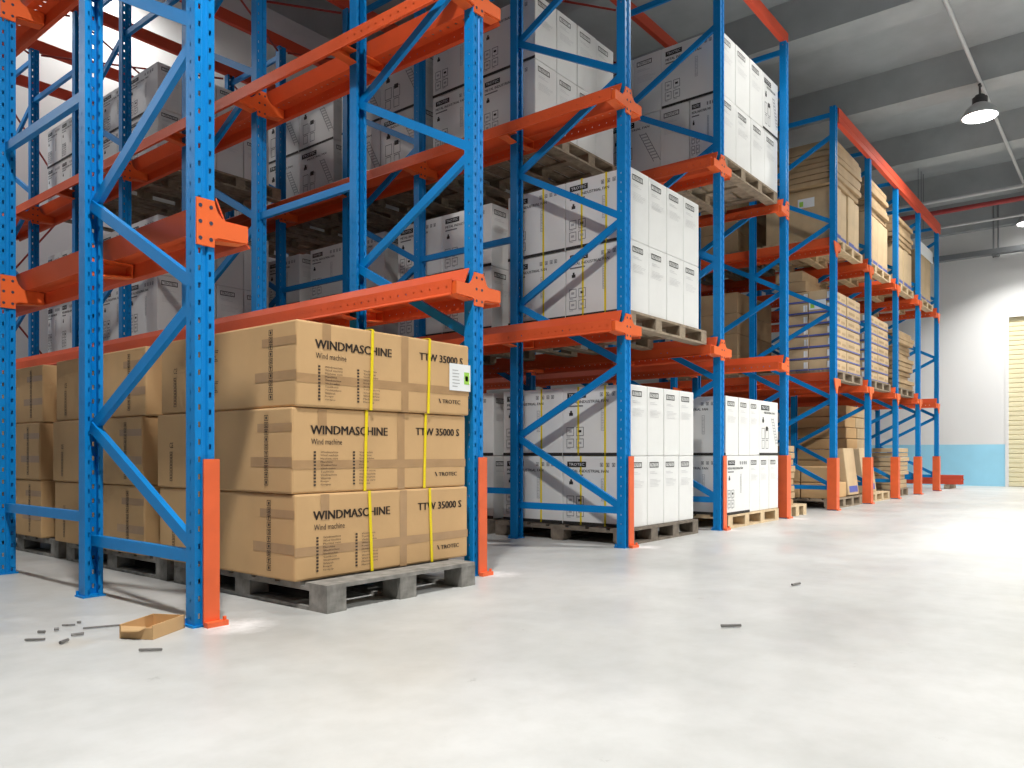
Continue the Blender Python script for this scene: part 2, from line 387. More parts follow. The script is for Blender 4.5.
def frame_parts(h, top_nodes):
    """braces of one upright frame: zigzag in the plane between the posts"""
    y0, y1 = PD * 0.5, FD - PD * 0.5
    L = [((0, y0, 0.39), (0, y1, 0.39))]
    zf, zm = 0.405, 1.185; k = 0.006
    while zm < h - 0.1:
        L.append(((-k, y0, zf), (-k, y1, zm)))
        zf += 1.545
        if zf > h - 0.1: break
        L.append(((k, y1, zm), (k, y0, zf)))
        zm += 1.545
    L.append(((0, y0, h - 0.12), (0, y1, h - 0.12)))
    return [brace_mesh(p, q) for p, q in L]
H1, H2 = 7.30, 7.06
PM1, PM2 = post_mesh(H1), post_mesh(H2)
BR1, BR2 = frame_parts(H1, 0), frame_parts(H2, 0)
LV1 = (2.36, 4.74)
LV2 = (2.30, 4.68)
YF = 4.20; YF2 = 4.12
def upright(x, y, label, near, sides, levels, tri_front, group):
    t = thing('rack_upright', (x, y, 0), label, 'rack upright', group)
    pm, br = (PM1, BR1) if near else (PM2, BR2)
    link('post', pm, (0, PD / 2, 0), t)
    link('post', pm, (0, FD - PD / 2, 0), t, math.pi)
    for b in br: link('brace', b, (0, 0, 0), t)
    link('foot_plate', plate_me, (0, PD / 2, 0), t); link('foot_plate', plate_me, (0, FD - PD / 2, 0), t)
    for lv in levels:
        link('arm_bracket', arm(sides, True, tri_front), (0, PD / 2, lv), t)
        rs = tuple(sorted(-s_ for s_ in sides))
        link('arm_bracket', arm(rs, False), (0, FD - PD / 2, lv), t, math.pi)
    return t
def rail_mesh(length):
    m = MB()
    m.sheet([(0.030, 0.125), (0.085, 0.004), (0.235, 0.004), (0.235, -0.10), (0.250, -0.118)], (0, 0, 0), (1, 0, 0), (0, 0, 1), (0, length, 0), 0.010)
    return m.mesh('pallet_rail', M_rail)
# rails carry a row of small holes in the hanging lip and in the seat
add_holes(M_rail, 'X', 'Z', 0.0, 0.0, 1.0, 0.0)
def rail_holes():
    nt = M_rail.node_tree; N = nt.nodes; L = nt.links
    tc = N.new('ShaderNodeTexCoord'); sp = N.new('ShaderNodeSeparateXYZ'); L.new(tc.outputs['Object'], sp.inputs[0])
    def M(op, a, b=None):
        n = N.new('ShaderNodeMath'); n.operation = op
        for i, v in enumerate((a, b)):
            if v is None: continue
            if isinstance(v, (int, float)): n.inputs[i].default_value = v
            else: L.new(v, n.inputs[i])
        return n.outputs[0]
    fr = M('MULTIPLY', M('ABSOLUTE', M('SUBTRACT', M('FRACT', M('DIVIDE', sp.outputs['Y'], 0.075)), 0.5)), 0.075)
    ab = M('ABSOLUTE', sp.outputs['X'])
    dz = M('ABSOLUTE', M('SUBTRACT', sp.outputs['Z'], -0.040))
    lip = M('MULTIPLY', M('LESS_THAN', M('ADD', M('MULTIPLY', fr, fr), M('MULTIPLY', dz, dz)), 0.000050), M('GREATER_THAN', ab, 0.18))
    dx = M('ABSOLUTE', M('SUBTRACT', ab, 0.125))
    seat = M('MULTIPLY', M('LESS_THAN', M('ADD', M('MULTIPLY', fr, fr), M('MULTIPLY', dx, dx)), 0.00016), M('GREATER_THAN', sp.outputs['Z'], -0.01))
    mask = M('MAXIMUM', lip, seat)
    out = N['Material Output']; src = out.inputs['Surface'].links[0].from_socket
    tr = N.new('ShaderNodeBsdfTransparent'); mx = N.new('ShaderNodeMixShader')
    L.new(mask, mx.inputs['Fac']); L.new(src, mx.inputs[1]); L.new(tr.outputs[0], mx.inputs[2]); L.new(mx.outputs[0], out.inputs['Surface'])
rail_holes()
LEN1 = 3 * 3.07 + FD - 0.04
def rail_pair(len_):
    r = rail_mesh(len_)
    l = r.copy(); 
    for v in l.vertices: v.co.x = -v.co.x
    l.flip_normals()
    return r, l
RAIL1, RAIL2 = rail_pair(LEN1), rail_pair(3.07 + FD - 0.04)

XA = [2.375 + 2.384 * i for i in range(5)]
XF = [14.12 + 2.225 * i for i in range(5)]
FR1 = [0, 3.07, 6.14, 9.21]
FR2 = [0, 3.07]
lvname = ['lower', 'upper']
def sides_of(i, n): return ((1,) if i == 0 else (-1,) if i == n - 1 else (-1, 1))
def guard_mesh(sd, h):
    m = MB()
    # L-shaped plate: front leg and side leg, with a small foot
    m.box(*sorted((sd * -0.022, sd * 0.076)), -0.085, -0.073, 0.014, h)
    m.box(*sorted((sd * 0.064, sd * 0.076)), -0.073, 0.035, 0.014, h)
    m.box(*sorted((sd * -0.022, sd * 0.11)), -0.125, -0.085, 0.0, 0.03)
    m.rod((sd * 0.095, -0.105, 0.03), (sd * 0.095, -0.105, 0.05), 0.011)
    return m.mesh('post_guard', M_guard, 0.0)
def guard_full_mesh(h):
    m = MB()
    m.box(-0.095, 0.075, -0.085, -0.073, 0.014, h); m.box(-0.095, -0.083, -0.073, 0.075, 0.014, h)
    m.box(-0.10, 0.08, -0.115, -0.085, 0, 0.025)
    return m.mesh('post_guard', M_guard)
G_R = guard_mesh(1, 0.965); G_F = guard_full_mesh(0.965); G_F2 = guard_full_mesh(0.915)
for i, x in enumerate(XA):
    for k, s in enumerate(FR1):
        lab = 'blue perforated rack upright, near rack, %s row, %s frame back from the aisle' % (ORD[i + 1], ORD[k + 1])
        upright(x, YF + s, lab, True, sides_of(i, 5), LV1, False, 'blue upright frames of the near rack')
    for lv in (0, 1):
        for sd in sides_of(i, 5):
            lane = i + 1 if sd > 0 else i
            lab = 'orange pallet rail, %s level, near rack, %s upright row, facing the %s lane' % (lvname[lv], ORD[i + 1], ORD[lane])
            tag(link('pallet_rail', RAIL1[0 if sd > 0 else 1], (x + sd * PW, YF + 0.02, LV1[lv] + 0.006)), lab, 'rail', 'pallet rails of the near rack')
    if i < 4:
        tag(link('post_guard', G_R, (x, YF + 0.05, 0)), 'orange post guard bolted beside the %s front upright of the near rack' % ORD[i + 1], 'post guard', 'post guards of the near rack')
    else:
        tag(link('post_guard', G_F, (x, YF + 0.05, 0)), 'wide orange post guard wrapped round the fifth front upright of the near rack', 'post guard', 'post guards of the near rack')
    for k in range(3):
        for z, zn in ((0.55, 'knee-high'), (3.52, 'between the rail levels'), (6.5, 'near the rack top')):
            y0, y1 = YF + FR1[k] + FD + 0.002, YF + FR1[k + 1] - 0.002
            me = 'spacer_bar_mesh'
            if me not in bpy.data.meshes:
                MB().channel((0, 0, 0), (0, y1 - y0, 0), 0.07, 0.045, (1, 0, 0)).mesh(me, M_blue)
            tag(link('spacer_bar', bpy.data.meshes[me], (x - 0.02, y0, z)), 'blue spacer bar %s, near rack, %s row, behind the %s frame' % (zn, ORD[i + 1], ORD[k + 1]), 'spacer bar', 'spacer bars of the near rack')
for i, x in enumerate(XF):
    for k, s in enumerate(FR2):
        lab = 'blue rack upright, far rack, %s row, %s frame back from the aisle' % (ORD[i + 1], ORD[k + 1])
        upright(x, YF2 + s, lab, False, sides_of(i, 5), LV2, True, 'blue upright frames of the far rack')
    for lv in (0, 1):
        for sd in sides_of(i, 5):
            side = 'toward the end wall' if sd > 0 else 'toward the near rack'
            lab = 'orange pallet rail, %s level, far rack, %s upright row, %s' % (lvname[lv], ORD[i + 1], side)
            tag(link('pallet_rail', RAIL2[0 if sd > 0 else 1], (x + sd * PW, YF2 + 0.02, LV2[lv] + 0.006)), lab, 'rail', 'pallet rails of the far rack')
    tag(link('post_guard', G_F2, (x, YF2 + 0.05, 0)), 'orange post guard round the %s front upright of the far rack' % ORD[i + 1], 'post guard', 'post guards of the far rack')
# beams tying the tops together
m = MB(); ln = XA[4] - XA[0] + 0.2
m.channel((0, 0, 0), (ln, 0, 0), 0.17, 0.075, (0, 1, 0), 0.012)
TB = m.mesh('tie_beam', M_red)
rows = []
for k, s in enumerate(FR1): rows += [(s + PD / 2, 'front posts of the %s frames' % ORD[k + 1]), (s + FD - PD / 2, 'rear posts of the %s frames' % ORD[k + 1])]
for s, nm in rows:
    tag(link('tie_beam', TB, (XA[0] - 0.1, YF + s - 0.03, H1 + 0.087)), 'red tie beam over the %s of the near rack' % nm, 'beam', 'tie beams of the near rack')
m = MB(); ln = XF[4] - XF[0] + 0.04
m.channel((0, 0, 0), (ln, 0, 0), 0.26, 0.08, (0, 1, 0), 0.012).box(0, ln, -0.006, 0, -0.02, 0.02)
tag(link('tie_beam', m.mesh('tie_beam', M_red), (XF[0] + PW + 0.01, YF2 - 0.03, H2 - 0.14)), 'deep red tie beam across the front tops of the far rack', 'beam')
# rod bracing at the back of the near rack
yb = YF + FR1[3] + FD + 0.03
for i in range(4):
    for (za, zb_) in ((0.6, 3.6), (3.8, 7.2)):
        for a, b, nm in ((za, zb_, 'rising'), (zb_, za, 'falling')):
            off = 0.0 if nm == 'rising' else 0.05
            me = MB().rod((0, 0, a), (XA[1] - XA[0], 0, b), 0.016, 6).mesh('bracing_rod', M_darkred)
            tag(link('bracing_rod', me, (XA[i], yb + off, 0)), 'dark red bracing rod %s to the far end, %s half, rear of the %s lane' % (nm, 'bottom' if za < 1 else 'top', ORD[i + 1]), 'bracing rod', 'bracing rods behind the near rack')
for i in range(4):
    for k in (0, 1, 2):
        for nm in ('rising', 'falling'):
            y0, y1 = (YF + FR1[k] + FD, YF + FR1[k + 1]) if nm == 'rising' else (YF + FR1[k + 1], YF + FR1[k] + FD)
            me = MB().rod((0.09, 0, 0), (XA[1] - XA[0] - 0.09, y1 - y0, 0), 0.016, 6).mesh('plan_rod', M_darkred)
            way = 'away from the aisle' if nm == 'rising' else 'back to the aisle'
            tag(link('plan_rod', me, (XA[i], y0, H1 - 0.06 - (0.035 if nm == 'rising' else 0))), 'thin red rod, rack top, %s lane, behind the %s frames, slanting %s' % (ORD[i + 1], ORD[k + 1], way), 'bracing rod', 'top bracing rods of the near rack')

# ------------------------------------------------------------------ pallets
_pal = {}
def pallet(x, y, z, w, d, mt, label, group, h=0.175):
    k = (round(w, 3), round(d, 3), mt.name, h)
    if k not in _pal:
        b = 0.025; wide = w > 1.45
        top = MB()
        nb = 7; dw = d / (nb + (nb - 1) * 0.25)
        for i in range(nb): top.box(0, w, i * dw * 1.25, i * dw * 1.25 + dw, h - b, h)
        st = MB().box(0, 0.15, 0, d, h - 2 * b, h - b)
        bl = MB().box(0, 0.15, 0, 0.18, b, h - 2 * b)
        bt = MB().box(0, w, 0, 0.15, 0, b) if wide else MB().box(0, 0.15, 0, d, 0, b)
        _pal[k] = (top.mesh('top_deck', mt), st.mesh('stringer_board', mt), bl.mesh('block', mt), bt.mesh('bottom_board', mt))
    T, St, B, Bo = _pal[k]
    t = thing('wooden_pallet', (x, y, z), label, 'pallet', group)
    link('top_deck', T, (0, 0, 0), t)
    n = 4 if w > 1.45 else 3
    for i in range(n):
        px = i * (w - 0.15) / (n - 1)
        link('stringer_board', St, (px, 0, 0), t)
        if n == 3: link('bottom_board', Bo, (px, 0, 0), t)
        for py in (0, d / 2 - 0.09, d - 0.18): link('block', B, (px, py, 0), t)
    if n == 4:
        for py in (0, d / 2 - 0.075, d - 0.15): link('bottom_board', Bo, (0, py, 0), t)
    return t

# ------------------------------------------------------------------ cartons
EPS = 0.003
_cm = {}
def carton_mesh(sx, sy, sz, mt, bev=0.010):
    k = ('c', round(sx, 3), round(sy, 3), round(sz, 3), mt.name)
    if k not in _cm: _cm[k] = MB().box(0, sx, 0, sy, 0, sz).mesh('carton', mt, bev)
    return _cm[k]
NX = (Vector((0, -1, 0)), Vector((0, 0, 1)))     # -X face: reading direction -Y
NY = (Vector((1, 0, 0)), Vector((0, 0, 1)))      # -Y face: reading direction +X
def pmesh(key, fn, mats):
    if key not in _cm:
        m = MB(); m.planar = True; fn(m); _cm[key] = m.mesh(key[0], mats)
    return _cm[key]
def lines(m, o, u, v, x0, x1, y0, y1, n, mi, th=0.45, seed=1):
    r = random.Random(seed); st = (y1 - y0) / n
    for i in range(n):
        y = y1 - (i + 1) * st; m.rect(o, u, v, x0, x0 + (x1 - x0) * r.uniform(0.55, 1.0), y, y + st * th, mi)

def NORM(u):
    return Vector((-1, 0, 0)) if abs(u.y) > .5 else Vector((0, -1, 0))
def logo(m, o, u, v, w, h, x0, x1, y0, y1):
    m.rect(o, u, v, x0 * w, x1 * w, y0 * h, y1 * h, 0)
    m.flat(text2d('TROTEC'), o + u * ((x0 + .025) * w) + v * ((y0 + .02) * h) + NORM(u) * .002, u, v, (x1 - x0 - .05) * w, (y1 - y0 - .04) * h, 2)
def wide_white(w, h, o, ax, P):
    """printing and black bottom strip on the broad side of a white carton"""
    u, v = ax
    P('bottom_band').rect(o, u, v, 0, w, 0.0, 0.035, 0)  # black strip along the bottom edge of the face
    logo(P('logo'), o, u, v, w, h, .07, .36, .84, .92)
    m = P('title_lettering')
    for d in (0, .002): m.flat(text2d('METAL INDUSTRIAL FAN'), o + u * (.07 * w + d) + v * (.765 * h), u, v, .62 * w, .04 * h, 0)
    lines(m, o, u, v, .07 * w, .47 * w, .715 * h, .74 * h, 1, 1, .8)
    m = P('handling_marks_print')
    for k, f in enumerate((.57, .66, .745, .82)):
        m.frame(o, u, v, f * w, (f + .045) * w, .85 * h, .905 * h, .006, 1); m.rect(o, u, v, (f + .015) * w, (f + .03) * w, .86 * h, .89 * h, 1)
    m = P('weight_mark')
    m.rect(o, u, v, .10 * w, .16 * w, .585 * h, .63 * h, 0); m.rect(o, u, v, .115 * w, .145 * w, .63 * h, .66 * h, 0)
    m = P('assembly_drawing_print')
    for a in (0, 1):
        for b in (0, 1):
            x0, y0 = (.06 + a * .15) * w, (.29 - b * .17) * h
            m.frame(o, u, v, x0, x0 + .115 * w, y0, y0 + .13 * h, .007, 1)
            m.rect(o, u, v, x0 + .03 * w, x0 + .08 * w, y0 + .05 * h, y0 + .085 * h, 0 if (a, b) == (1, 0) else 3)
            lines(m, o, u, v, x0, x0 + .1 * w, y0 - .02 * h, y0 - .008 * h, 1, 3, .8)
    m = P('fan_drawing_print')
    m.frame(o, u, v, .585 * w, .635 * w, .36 * h, .68 * h, .006, 3)
    lines(m, o, u, v, .595 * w, .625 * w, .38 * h, .66 * h, 12, 3, .4)
def fan_white(w, h, o, ax, P):
    """broad side with the big slanted tower drawing"""
    u, v = ax
    P('bottom_band').rect(o, u, v, 0, w, 0.0, 0.035, 0)
    logo(P('logo'), o, u, v, w, h, .09, .52, .83, .92)
    m = P('title_lettering')
    for d in (0, .002): m.flat(text2d('INDUSTRIAL FAN'), o + u * (.25 * w + d) + v * (.765 * h), u, v, .55 * w, .04 * h, 0)
    m = P('weight_mark')
    m.rect(o, u, v, .15 * w, .24 * w, .60 * h, .66 * h, 0); m.rect(o, u, v, .17 * w, .22 * w, .66 * h, .70 * h, 0)
    m = P('assembly_drawing_print')
    for x0 in (.12, .32):
        m.frame(o, u, v, x0 * w, (x0 + .16) * w, .30 * h, .50 * h, .008, 1); m.frame(o, u, v, (x0 + .01) * w, (x0 + .14) * w, .12 * h, .28 * h, .008, 1)
    m.rect(o, u, v, .34 * w, .44 * w, .45 * h, .53 * h, 0)
    m = P('fan_drawing_print')
    for k in range(9):
        y = .66 - .055 * k; x = .62 + .03 * k
        m.rect(o, u, v, x * w, (x + .12) * w, y * h, (y + .02) * h, 3)
    for k in (.0, .12):
        Q = [o + u * ((.61 + k) * w) + v * (.69 * h), o + u * ((.62 + k) * w) + v * (.69 * h), o + u * ((.89 + k) * w) + v * (.17 * h), o + u * ((.88 + k) * w) + v * (.17 * h)]
        b = len(m.v); m.v += [tuple(p) for p in Q]; m.face([b, b + 3, b + 2, b + 1], 1)
def narrow_white(w, h, o, ax, P):
    u, v = ax
    m = P('logo')
    m.frame(o, u, v, .12 * w, .66 * w, .835 * h, .915 * h, .010, 0)
    m.flat(text2d('TROTEC'), o + u * (.18 * w) + v * (.855 * h), u, v, .42 * w, .04 * h, 0)
    m = P('text_lettering')
    lines(m, o, u, v, .14 * w, .62 * w, .745 * h, .79 * h, 2, 4, .4)
    lines(m, o, u, v, .14 * w, .85 * w, .56 * h, .68 * h, 6, 4, .3)
M_inkpale = mat('pale_grey_ink', (0.62, 0.62, 0.62), 0.7)
INKS = [M_ink, M_inkmid, M_label, M_inkgrey, M_inkpale]
PRN = {'wide': wide_white, 'narrow': narrow_white, 'fan': fan_white}
def prints(key, fn, mats):
    """one mesh per printed element: [(name, mesh)]"""
    if key not in _cm:
        d = {}
        def P(n):
            if n not in d: d[n] = MB(); d[n].planar = True
            return d[n]
        fn(P); _cm[key] = [(n, m.mesh(n, mats)) for n, m in d.items()]
    return _cm[key]
def white_carton(x, y, z, sx, sy, sz, label, group, kx='wide', ky='narrow', straps=False):
    jx, jy = random.uniform(-.002, .002), random.uniform(-.004, .004)
    c = link('white_carton', carton_mesh(sx - .008, sy - .008, sz - .004, M_white), (x + jx + .004, y + jy + .004, z + .001))
    tag(c, label, 'carton', group)
    sx -= .008; sy -= .008; sz -= .004
    L = []
    if kx: L += prints(('s', kx, round(sy, 3), round(sz, 3)), lambda P: PRN[kx](sy, sz, Vector((-EPS, sy, 0)), NX, P), INKS)
    if ky: L += prints(('f', ky, round(sx, 3), round(sz, 3)), lambda P: PRN[ky](sx, sz, Vector((0, -EPS, 0)), NY, P), INKS)
    for n, me in L: link(n, me, (0, 0, 0), c)
    if straps:
        k = ('strap', round(sx, 3), round(sz, 3))
        if k not in _cm:
            t = .003
            _cm[k] = MB().box(-t, 0, -.012, .012, -.0, sz + t).box(sx, sx + t, -.012, .012, 0, sz + t).box(0, sx, -.012, .012, sz, sz + t).mesh('strap', M_strap)
        for f in (.35, .74): link('strap', _cm[k], (0, sy * f + random.uniform(-.02, .02), 0), c)
    return c
LAYER = {2: ['bottom', 'top'], 1: ['only']}
def white_load(x0, y0, z0, w, cols, d, rows, hh, where, straps, kx='wide', side_only=False, with_front=True, ky='narrow'):
    """two layers of white cartons; only the visible outer ones are built"""
    cw = w / cols; cd = d / rows
    for L in (0, 1):
        for r in range(rows):
            for c in range(cols):
                if r > 0 and c > 0: continue
                if side_only and c > 0: continue
                place = ('%s along the aisle face' % ORD[c + 1]) if r == 0 else '%s back along the side' % ORD[r + 1]
                if side_only: place = '%s back along the side' % ORD[r + 1]
                white_carton(x0 + c * cw, y0 + r * cd, z0 + L * hh, cw, cd, hh, 'white carton, %s layer, %s, %s' % (LAYER[2][L], place, where), 'white printed cartons', kx if c == 0 else None, ky if r == 0 and with_front else None, straps and c == 0)

PG = 'pallets in the near rack'
HH = 0.79
# third lane (between third and fourth uprights)
x3, w3 = 7.40, 1.72
pallet(7.28, 4.28, 0, 1.72, 1.86, M_wooddark, 'worn dark pallet on the floor beside the third front upright, under white cartons', PG)
white_load(x3, 4.32, .177, 1.56, 4, 1.80, 2, HH, 'third lane floor pallet', True)
pallet(7.28, 6.24, 0, 1.72, 1.86, M_wooddark, 'dark pallet on the floor of the third lane, behind the front pallet', PG)
white_load(x3, 6.27, .177, 1.56, 4, 1.80, 2, HH, 'third lane second floor pallet', False)
for n, y in enumerate((4.32, 6.30, 8.28, 10.26)):
    pallet(7.33, y - .03, LV1[0] + .018, 1.93, 1.70, M_wood, 'brown pallet on the lower rails of the third lane, %s back from the aisle' % ORD[n + 1], PG)
    white_load(x3, y, LV1[0] + .018 + .177, w3, 4, 1.72, 2, HH, 'lower rails, third lane, %s pallet' % ORD[n + 1], n == 0)
for n, y in enumerate((5.62, 7.52, 9.42, 11.32)):
    pallet(7.33, y - .03, LV1[1] + .018, 1.93, 1.70, M_wood, 'brown pallet on the upper rails of the third lane, %s back from the aisle' % ORD[n + 1], PG)
    white_load(x3, y, LV1[1] + .018 + .177, 1.80, 4, 1.72, 2, HH, 'upper rails, third lane, %s pallet' % ORD[n + 1], False, 'fan' if n else 'wide')
# fourth lane
x4 = 9.70
pallet(9.72, 4.20, 0, 1.84, 1.72, M_woodlight, 'pale pallet on the floor of the fourth lane under white cartons', PG)
def row4(z, spec, L, y, d, where, hh=HH):
    x = x4
    for n, (w, ky) in enumerate(spec):
        white_carton(x, y, z, w, d, hh, 'white carton, %s layer, %s along the aisle face, %s' % (L, ORD[n + 1], where), 'white printed cartons', 'wide' if n == 0 else None, ky)
        x += w
row4(.177, [(.80, 'wide'), (.38, 'narrow'), (.36, 'narrow'), (.37, 'narrow')], 'bottom', 4.22, .82, 'fourth lane floor pallet')
row4(.177 + HH, [(.42, 'narrow'), (.38, 'narrow'), (.36, 'narrow'), (.75, 'fan')], 'top', 4.22, .82, 'fourth lane floor pallet')
for L in (0, 1):
    white_carton(x4, 5.06, .177 + L * HH, .45, .80, HH, 'white carton, %s layer, second back along the side, fourth lane floor pallet' % LAYER[2][L], 'white printed cartons', 'wide', None, True)
pallet(9.69, 4.26, LV1[1] + .018, 1.98, 1.80, M_wood, 'brown pallet on the upper rails of the fourth lane under tall white cartons', PG)
H4 = 0.84
row4(LV1[1] + .194, [(.53, 'narrow'), (.53, 'narrow'), (.52, 'narrow'), (.53, 'narrow')], 'bottom', 4.30, .44, 'upper rails, fourth lane', H4)
row4(LV1[1] + .194 + H4, [(.51, 'narrow'), (.50, 'narrow'), (.48, 'narrow'), (.62, 'fan')], 'top', 4.30, .86, 'upper rails, fourth lane', H4)
for n, (y, d, L, kx) in enumerate(((4.74, .44, 0, 'narrow'), (5.18, .86, 0, 'fan'), (5.16, .45, 1, 'narrow'), (5.61, .45, 1, 'narrow'))):
    white_carton(x4, y, LV1[1] + .194 + L * H4, .47, d, H4, 'white carton, %s layer, %s behind the front ones, upper rails, fourth lane' % (LAYER[2][L], ('directly', 'second', 'directly', 'second')[n]), 'white printed cartons', kx, None)
# second lane, deep inside
for n, y in enumerate((10.0, 11.95)):
    for lv, nm in ((LV1[0] + .018, 'lower'), (LV1[1] + .018, 'upper')):
        pallet(4.93, y - .03, lv, 1.93, 1.70, M_wood, 'brown pallet deep in the second lane on the %s rails, %s one' % (nm, ('front', 'rear')[n]), PG)
        white_load(5.0, y, lv + .177, 1.68, 4, 1.64, 3 if n else 2, .60 if lv > 3.5 else HH, 'deep %s rails, second lane, %s pallet' % (nm, ('front', 'rear')[n]), False)

# brown machine cartons in the first lane
def print_front(P):
    o = Vector((0, -EPS, 0)); u, v = NY
    m = P('title_lettering')
    for d in (0, .003, .006): m.flat(text2d('WINDMASCHINE'), o + u * (.140 + d) + v * .385, u, v, .66, .058, 0)
    m.flat(text2d('Wind machine'), o + u * .147 + v * .318, u, v, .25, .038, 0)
    m = P('model_lettering')
    for d in (0, .003, .006): m.flat(text2d('TTW 35000 S'), o + u * (1.08 + d) + v * .395, u, v, .47, .055, 0)
    m = P('logo')
    for d in (0, .003): m.flat(text2d('TROTEC'), o + u * (1.325 + d) + v * .085, u, v, .20, .030, 0)
    b = len(m.v); m.v += [tuple(o + u * a + v * c) for a, c in [(1.30, .085), (1.312, .085), (1.295, .118), (1.283, .118)]]; m.face([b, b + 1, b + 2, b + 3], 0)
    words = ['Windmaschine', 'Wind machine', 'Machine vent', 'Macchina', 'Windmachine', 'Vindmaskin', 'Tuulikone', 'Vindmaskine', 'Wiatrak', 'Ruzgar', 'Szelgep', 'Vetrni stroj']
    for c, xx in enumerate((.165, .49)):
        m = P('language_list_lettering' if c == 0 else 'second_list_lettering')
        for i in range(11):
            y = .262 - i * .0215
            m.rect(o, u, v, xx, xx + .018, y, y + .012, 0)
            m.flat(text2d(words[(i + c * 5) % 12]), o + u * (xx + .055) + v * y, u, v, .085 + .012 * (len(words[(i + c * 5) % 12]) - 7), .012, 0)
def print_side(P):
    o = Vector((-EPS, 1.74, 0)); u, v = NX
    m = P('handling_marks_print')
    for k in range(10):
        y = .05 + k * .047; x = 1.44
        m.frame(o, u, v, x, x + .045, y, y + .038, .004, 0)
        if k % 3 == 0: m.rect(o, u, v, x + .014, x + .031, y + .01, y + .028, 0)
        elif k % 3 == 1: m.rect(o, u, v, x + .018, x + .026, y + .006, y + .03, 0); m.rect(o, u, v, x + .01, x + .034, y + .022, y + .028, 0)
        else: m.frame(o, u, v, x + .012, x + .034, y + .008, y + .03, .005, 0)
    for b0, n in ((.12, 'address_lettering'), (.34, 'second_address_lettering')):
        m = P(n)
        m.rect(o, u, v, .66, .76, b0 + .125, b0 + .14, 0)
        lines(m, o, u, v, .66, .84, b0, b0 + .11, 9, 0, .4)
    m = P('approval_mark_lettering')
    m.flat(text2d('CE'), o + u * .20 + v * .30, u, v, .05, .04, 0)
    for k in range(9): m.frame(o, u, v, .20, .24, .05 + k * .025, .07 + k * .025, .004, 0)
def tape_front(m, T):
    o = Vector((0, -EPS * .6, 0)); u, v = NY
    m.rect(o, u, v, *T, 0)
def tape_side(m, T):
    o = Vector((-EPS * .6, 1.74, 0)); u, v = NX
    m.rect(o, u, v, *T, 0)
PF = prints(('bf',), print_front, [M_inkbrown]); PS = prints(('bs',), print_side, [M_inkbrown])
TF = [pmesh(('packing_tape', 'f', T), lambda m: tape_front(m, T), [M_tape]) for T in ((.0, 1.63, .155, .215), (.90, .97, .0, .155), (.90, .97, .215, .55), (.20, .27, .38, .55))]
TS = [pmesh(('packing_tape', 's', T), lambda m: tape_side(m, T), [M_tape]) for T in ((1.28, 1.74, .17, .235), (1.36, 1.74, .40, .455))]
def brown_carton(x, y, z, label, front):
    c = link('machine_carton', carton_mesh(1.63, 1.74, .556, M_card, .014), (x, y, z + .001)); tag(c, label, 'carton', 'brown machine cartons in the first lane')
    [link(n_, q, (0, 0, 0), c) for n_, q in PS]; [link('packing_tape', q, (0, 0, 0), c) for q in TS]
    if front: [link(n_, q, (0, 0, 0), c) for n_, q in PF]; [link('packing_tape', q, (0, 0, 0), c) for q in TF]
    return c
offs = [(0.0, 0.0), (-.012, .012), (.010, -.006)]
nm3 = ['bottom', 'middle', 'top']
for n, y in enumerate((4.17, 6.16, 8.22)):
    pallet(3.03, y - .25, 0, 1.38, 1.88, M_woodgrey, 'grey worn pallet under the %s stack of brown machine cartons' % ('front', 'second', 'third')[n], PG)
    for k in range(3):
        lab = 'brown machine carton, %s of the %s stack in the first lane' % (nm3[k], ('front', 'second', 'third')[n])
        if n == 0 and k == 2: lab = 'top brown machine carton of the front stack, with white sticker'
        brown_carton(2.97 + offs[k][0], y + offs[k][1], .177 + k * .56, lab, n == 0)
# sticker on the top carton, straps round the front stack
t = bpy.data.objects['machine_carton']
for o in bpy.data.objects:
    if o.get('label', '').startswith('top brown machine carton'): t = o
m = MB().box(1.40, 1.64, -.008, -.004, .19, .40); m.planar = False
stk = link('paper_sticker', m.mesh('paper_sticker', M_label), (0, 0, 0), t)
m = MB(); m.planar = True; o_ = Vector((1.40, -.0095, .19)); u_, v_ = NY
m.rect(o_, u_, v_, .165, .225, .055, .15, 0)
lines(m, o_, u_, v_, .03, .13, .03, .18, 6, 1, .25, 3); m.rect(o_, u_, v_, .18, .21, .08, .12, 2)
link('sticker_lettering', m.mesh('sticker_lettering', [M_green, M_inkgrey, M_label]), (0, 0, 0), stk)
for n, xs in enumerate(((3.575, 3.56, 3.60), (4.165, 4.135, 4.16))):
    m = MB(); hw = .0115; t = .004
    zs = [.177, .177 + .56, .177 + 1.12, .177 + 1.68 + .003]
    for k in range(3):
        yk = 4.17 + offs[k][1] - .004
        xa, xb = xs[k] - .01 + (.02 if k == 0 else 0), xs[k] + .006
        m.prism([(xa - hw + .02 * (k == 0), zs[k]), (xa + hw + .02 * (k == 0), zs[k]), (xb + hw, zs[k + 1]), (xb - hw, zs[k + 1])], (0, yk - t, 0), (1, 0, 0), (0, 0, 1), (0, t, 0))
        yb2 = 4.17 + offs[k][1] + 1.745
        m.box(xs[k] - hw, xs[k] + hw, yb2, yb2 + t, zs[k], zs[k + 1])
    m.box(xs[2] - hw, xs[2] + hw, 4.16, 5.92, zs[3], zs[3] + t)
    me = m.mesh('yellow_strap', M_strap)
    tag(link('yellow_strap', me), ('yellow strap round the front brown cartons, across the big title lettering', 'yellow strap round the front brown cartons, across the model number')[n], 'strap', 'yellow straps on the front stack')

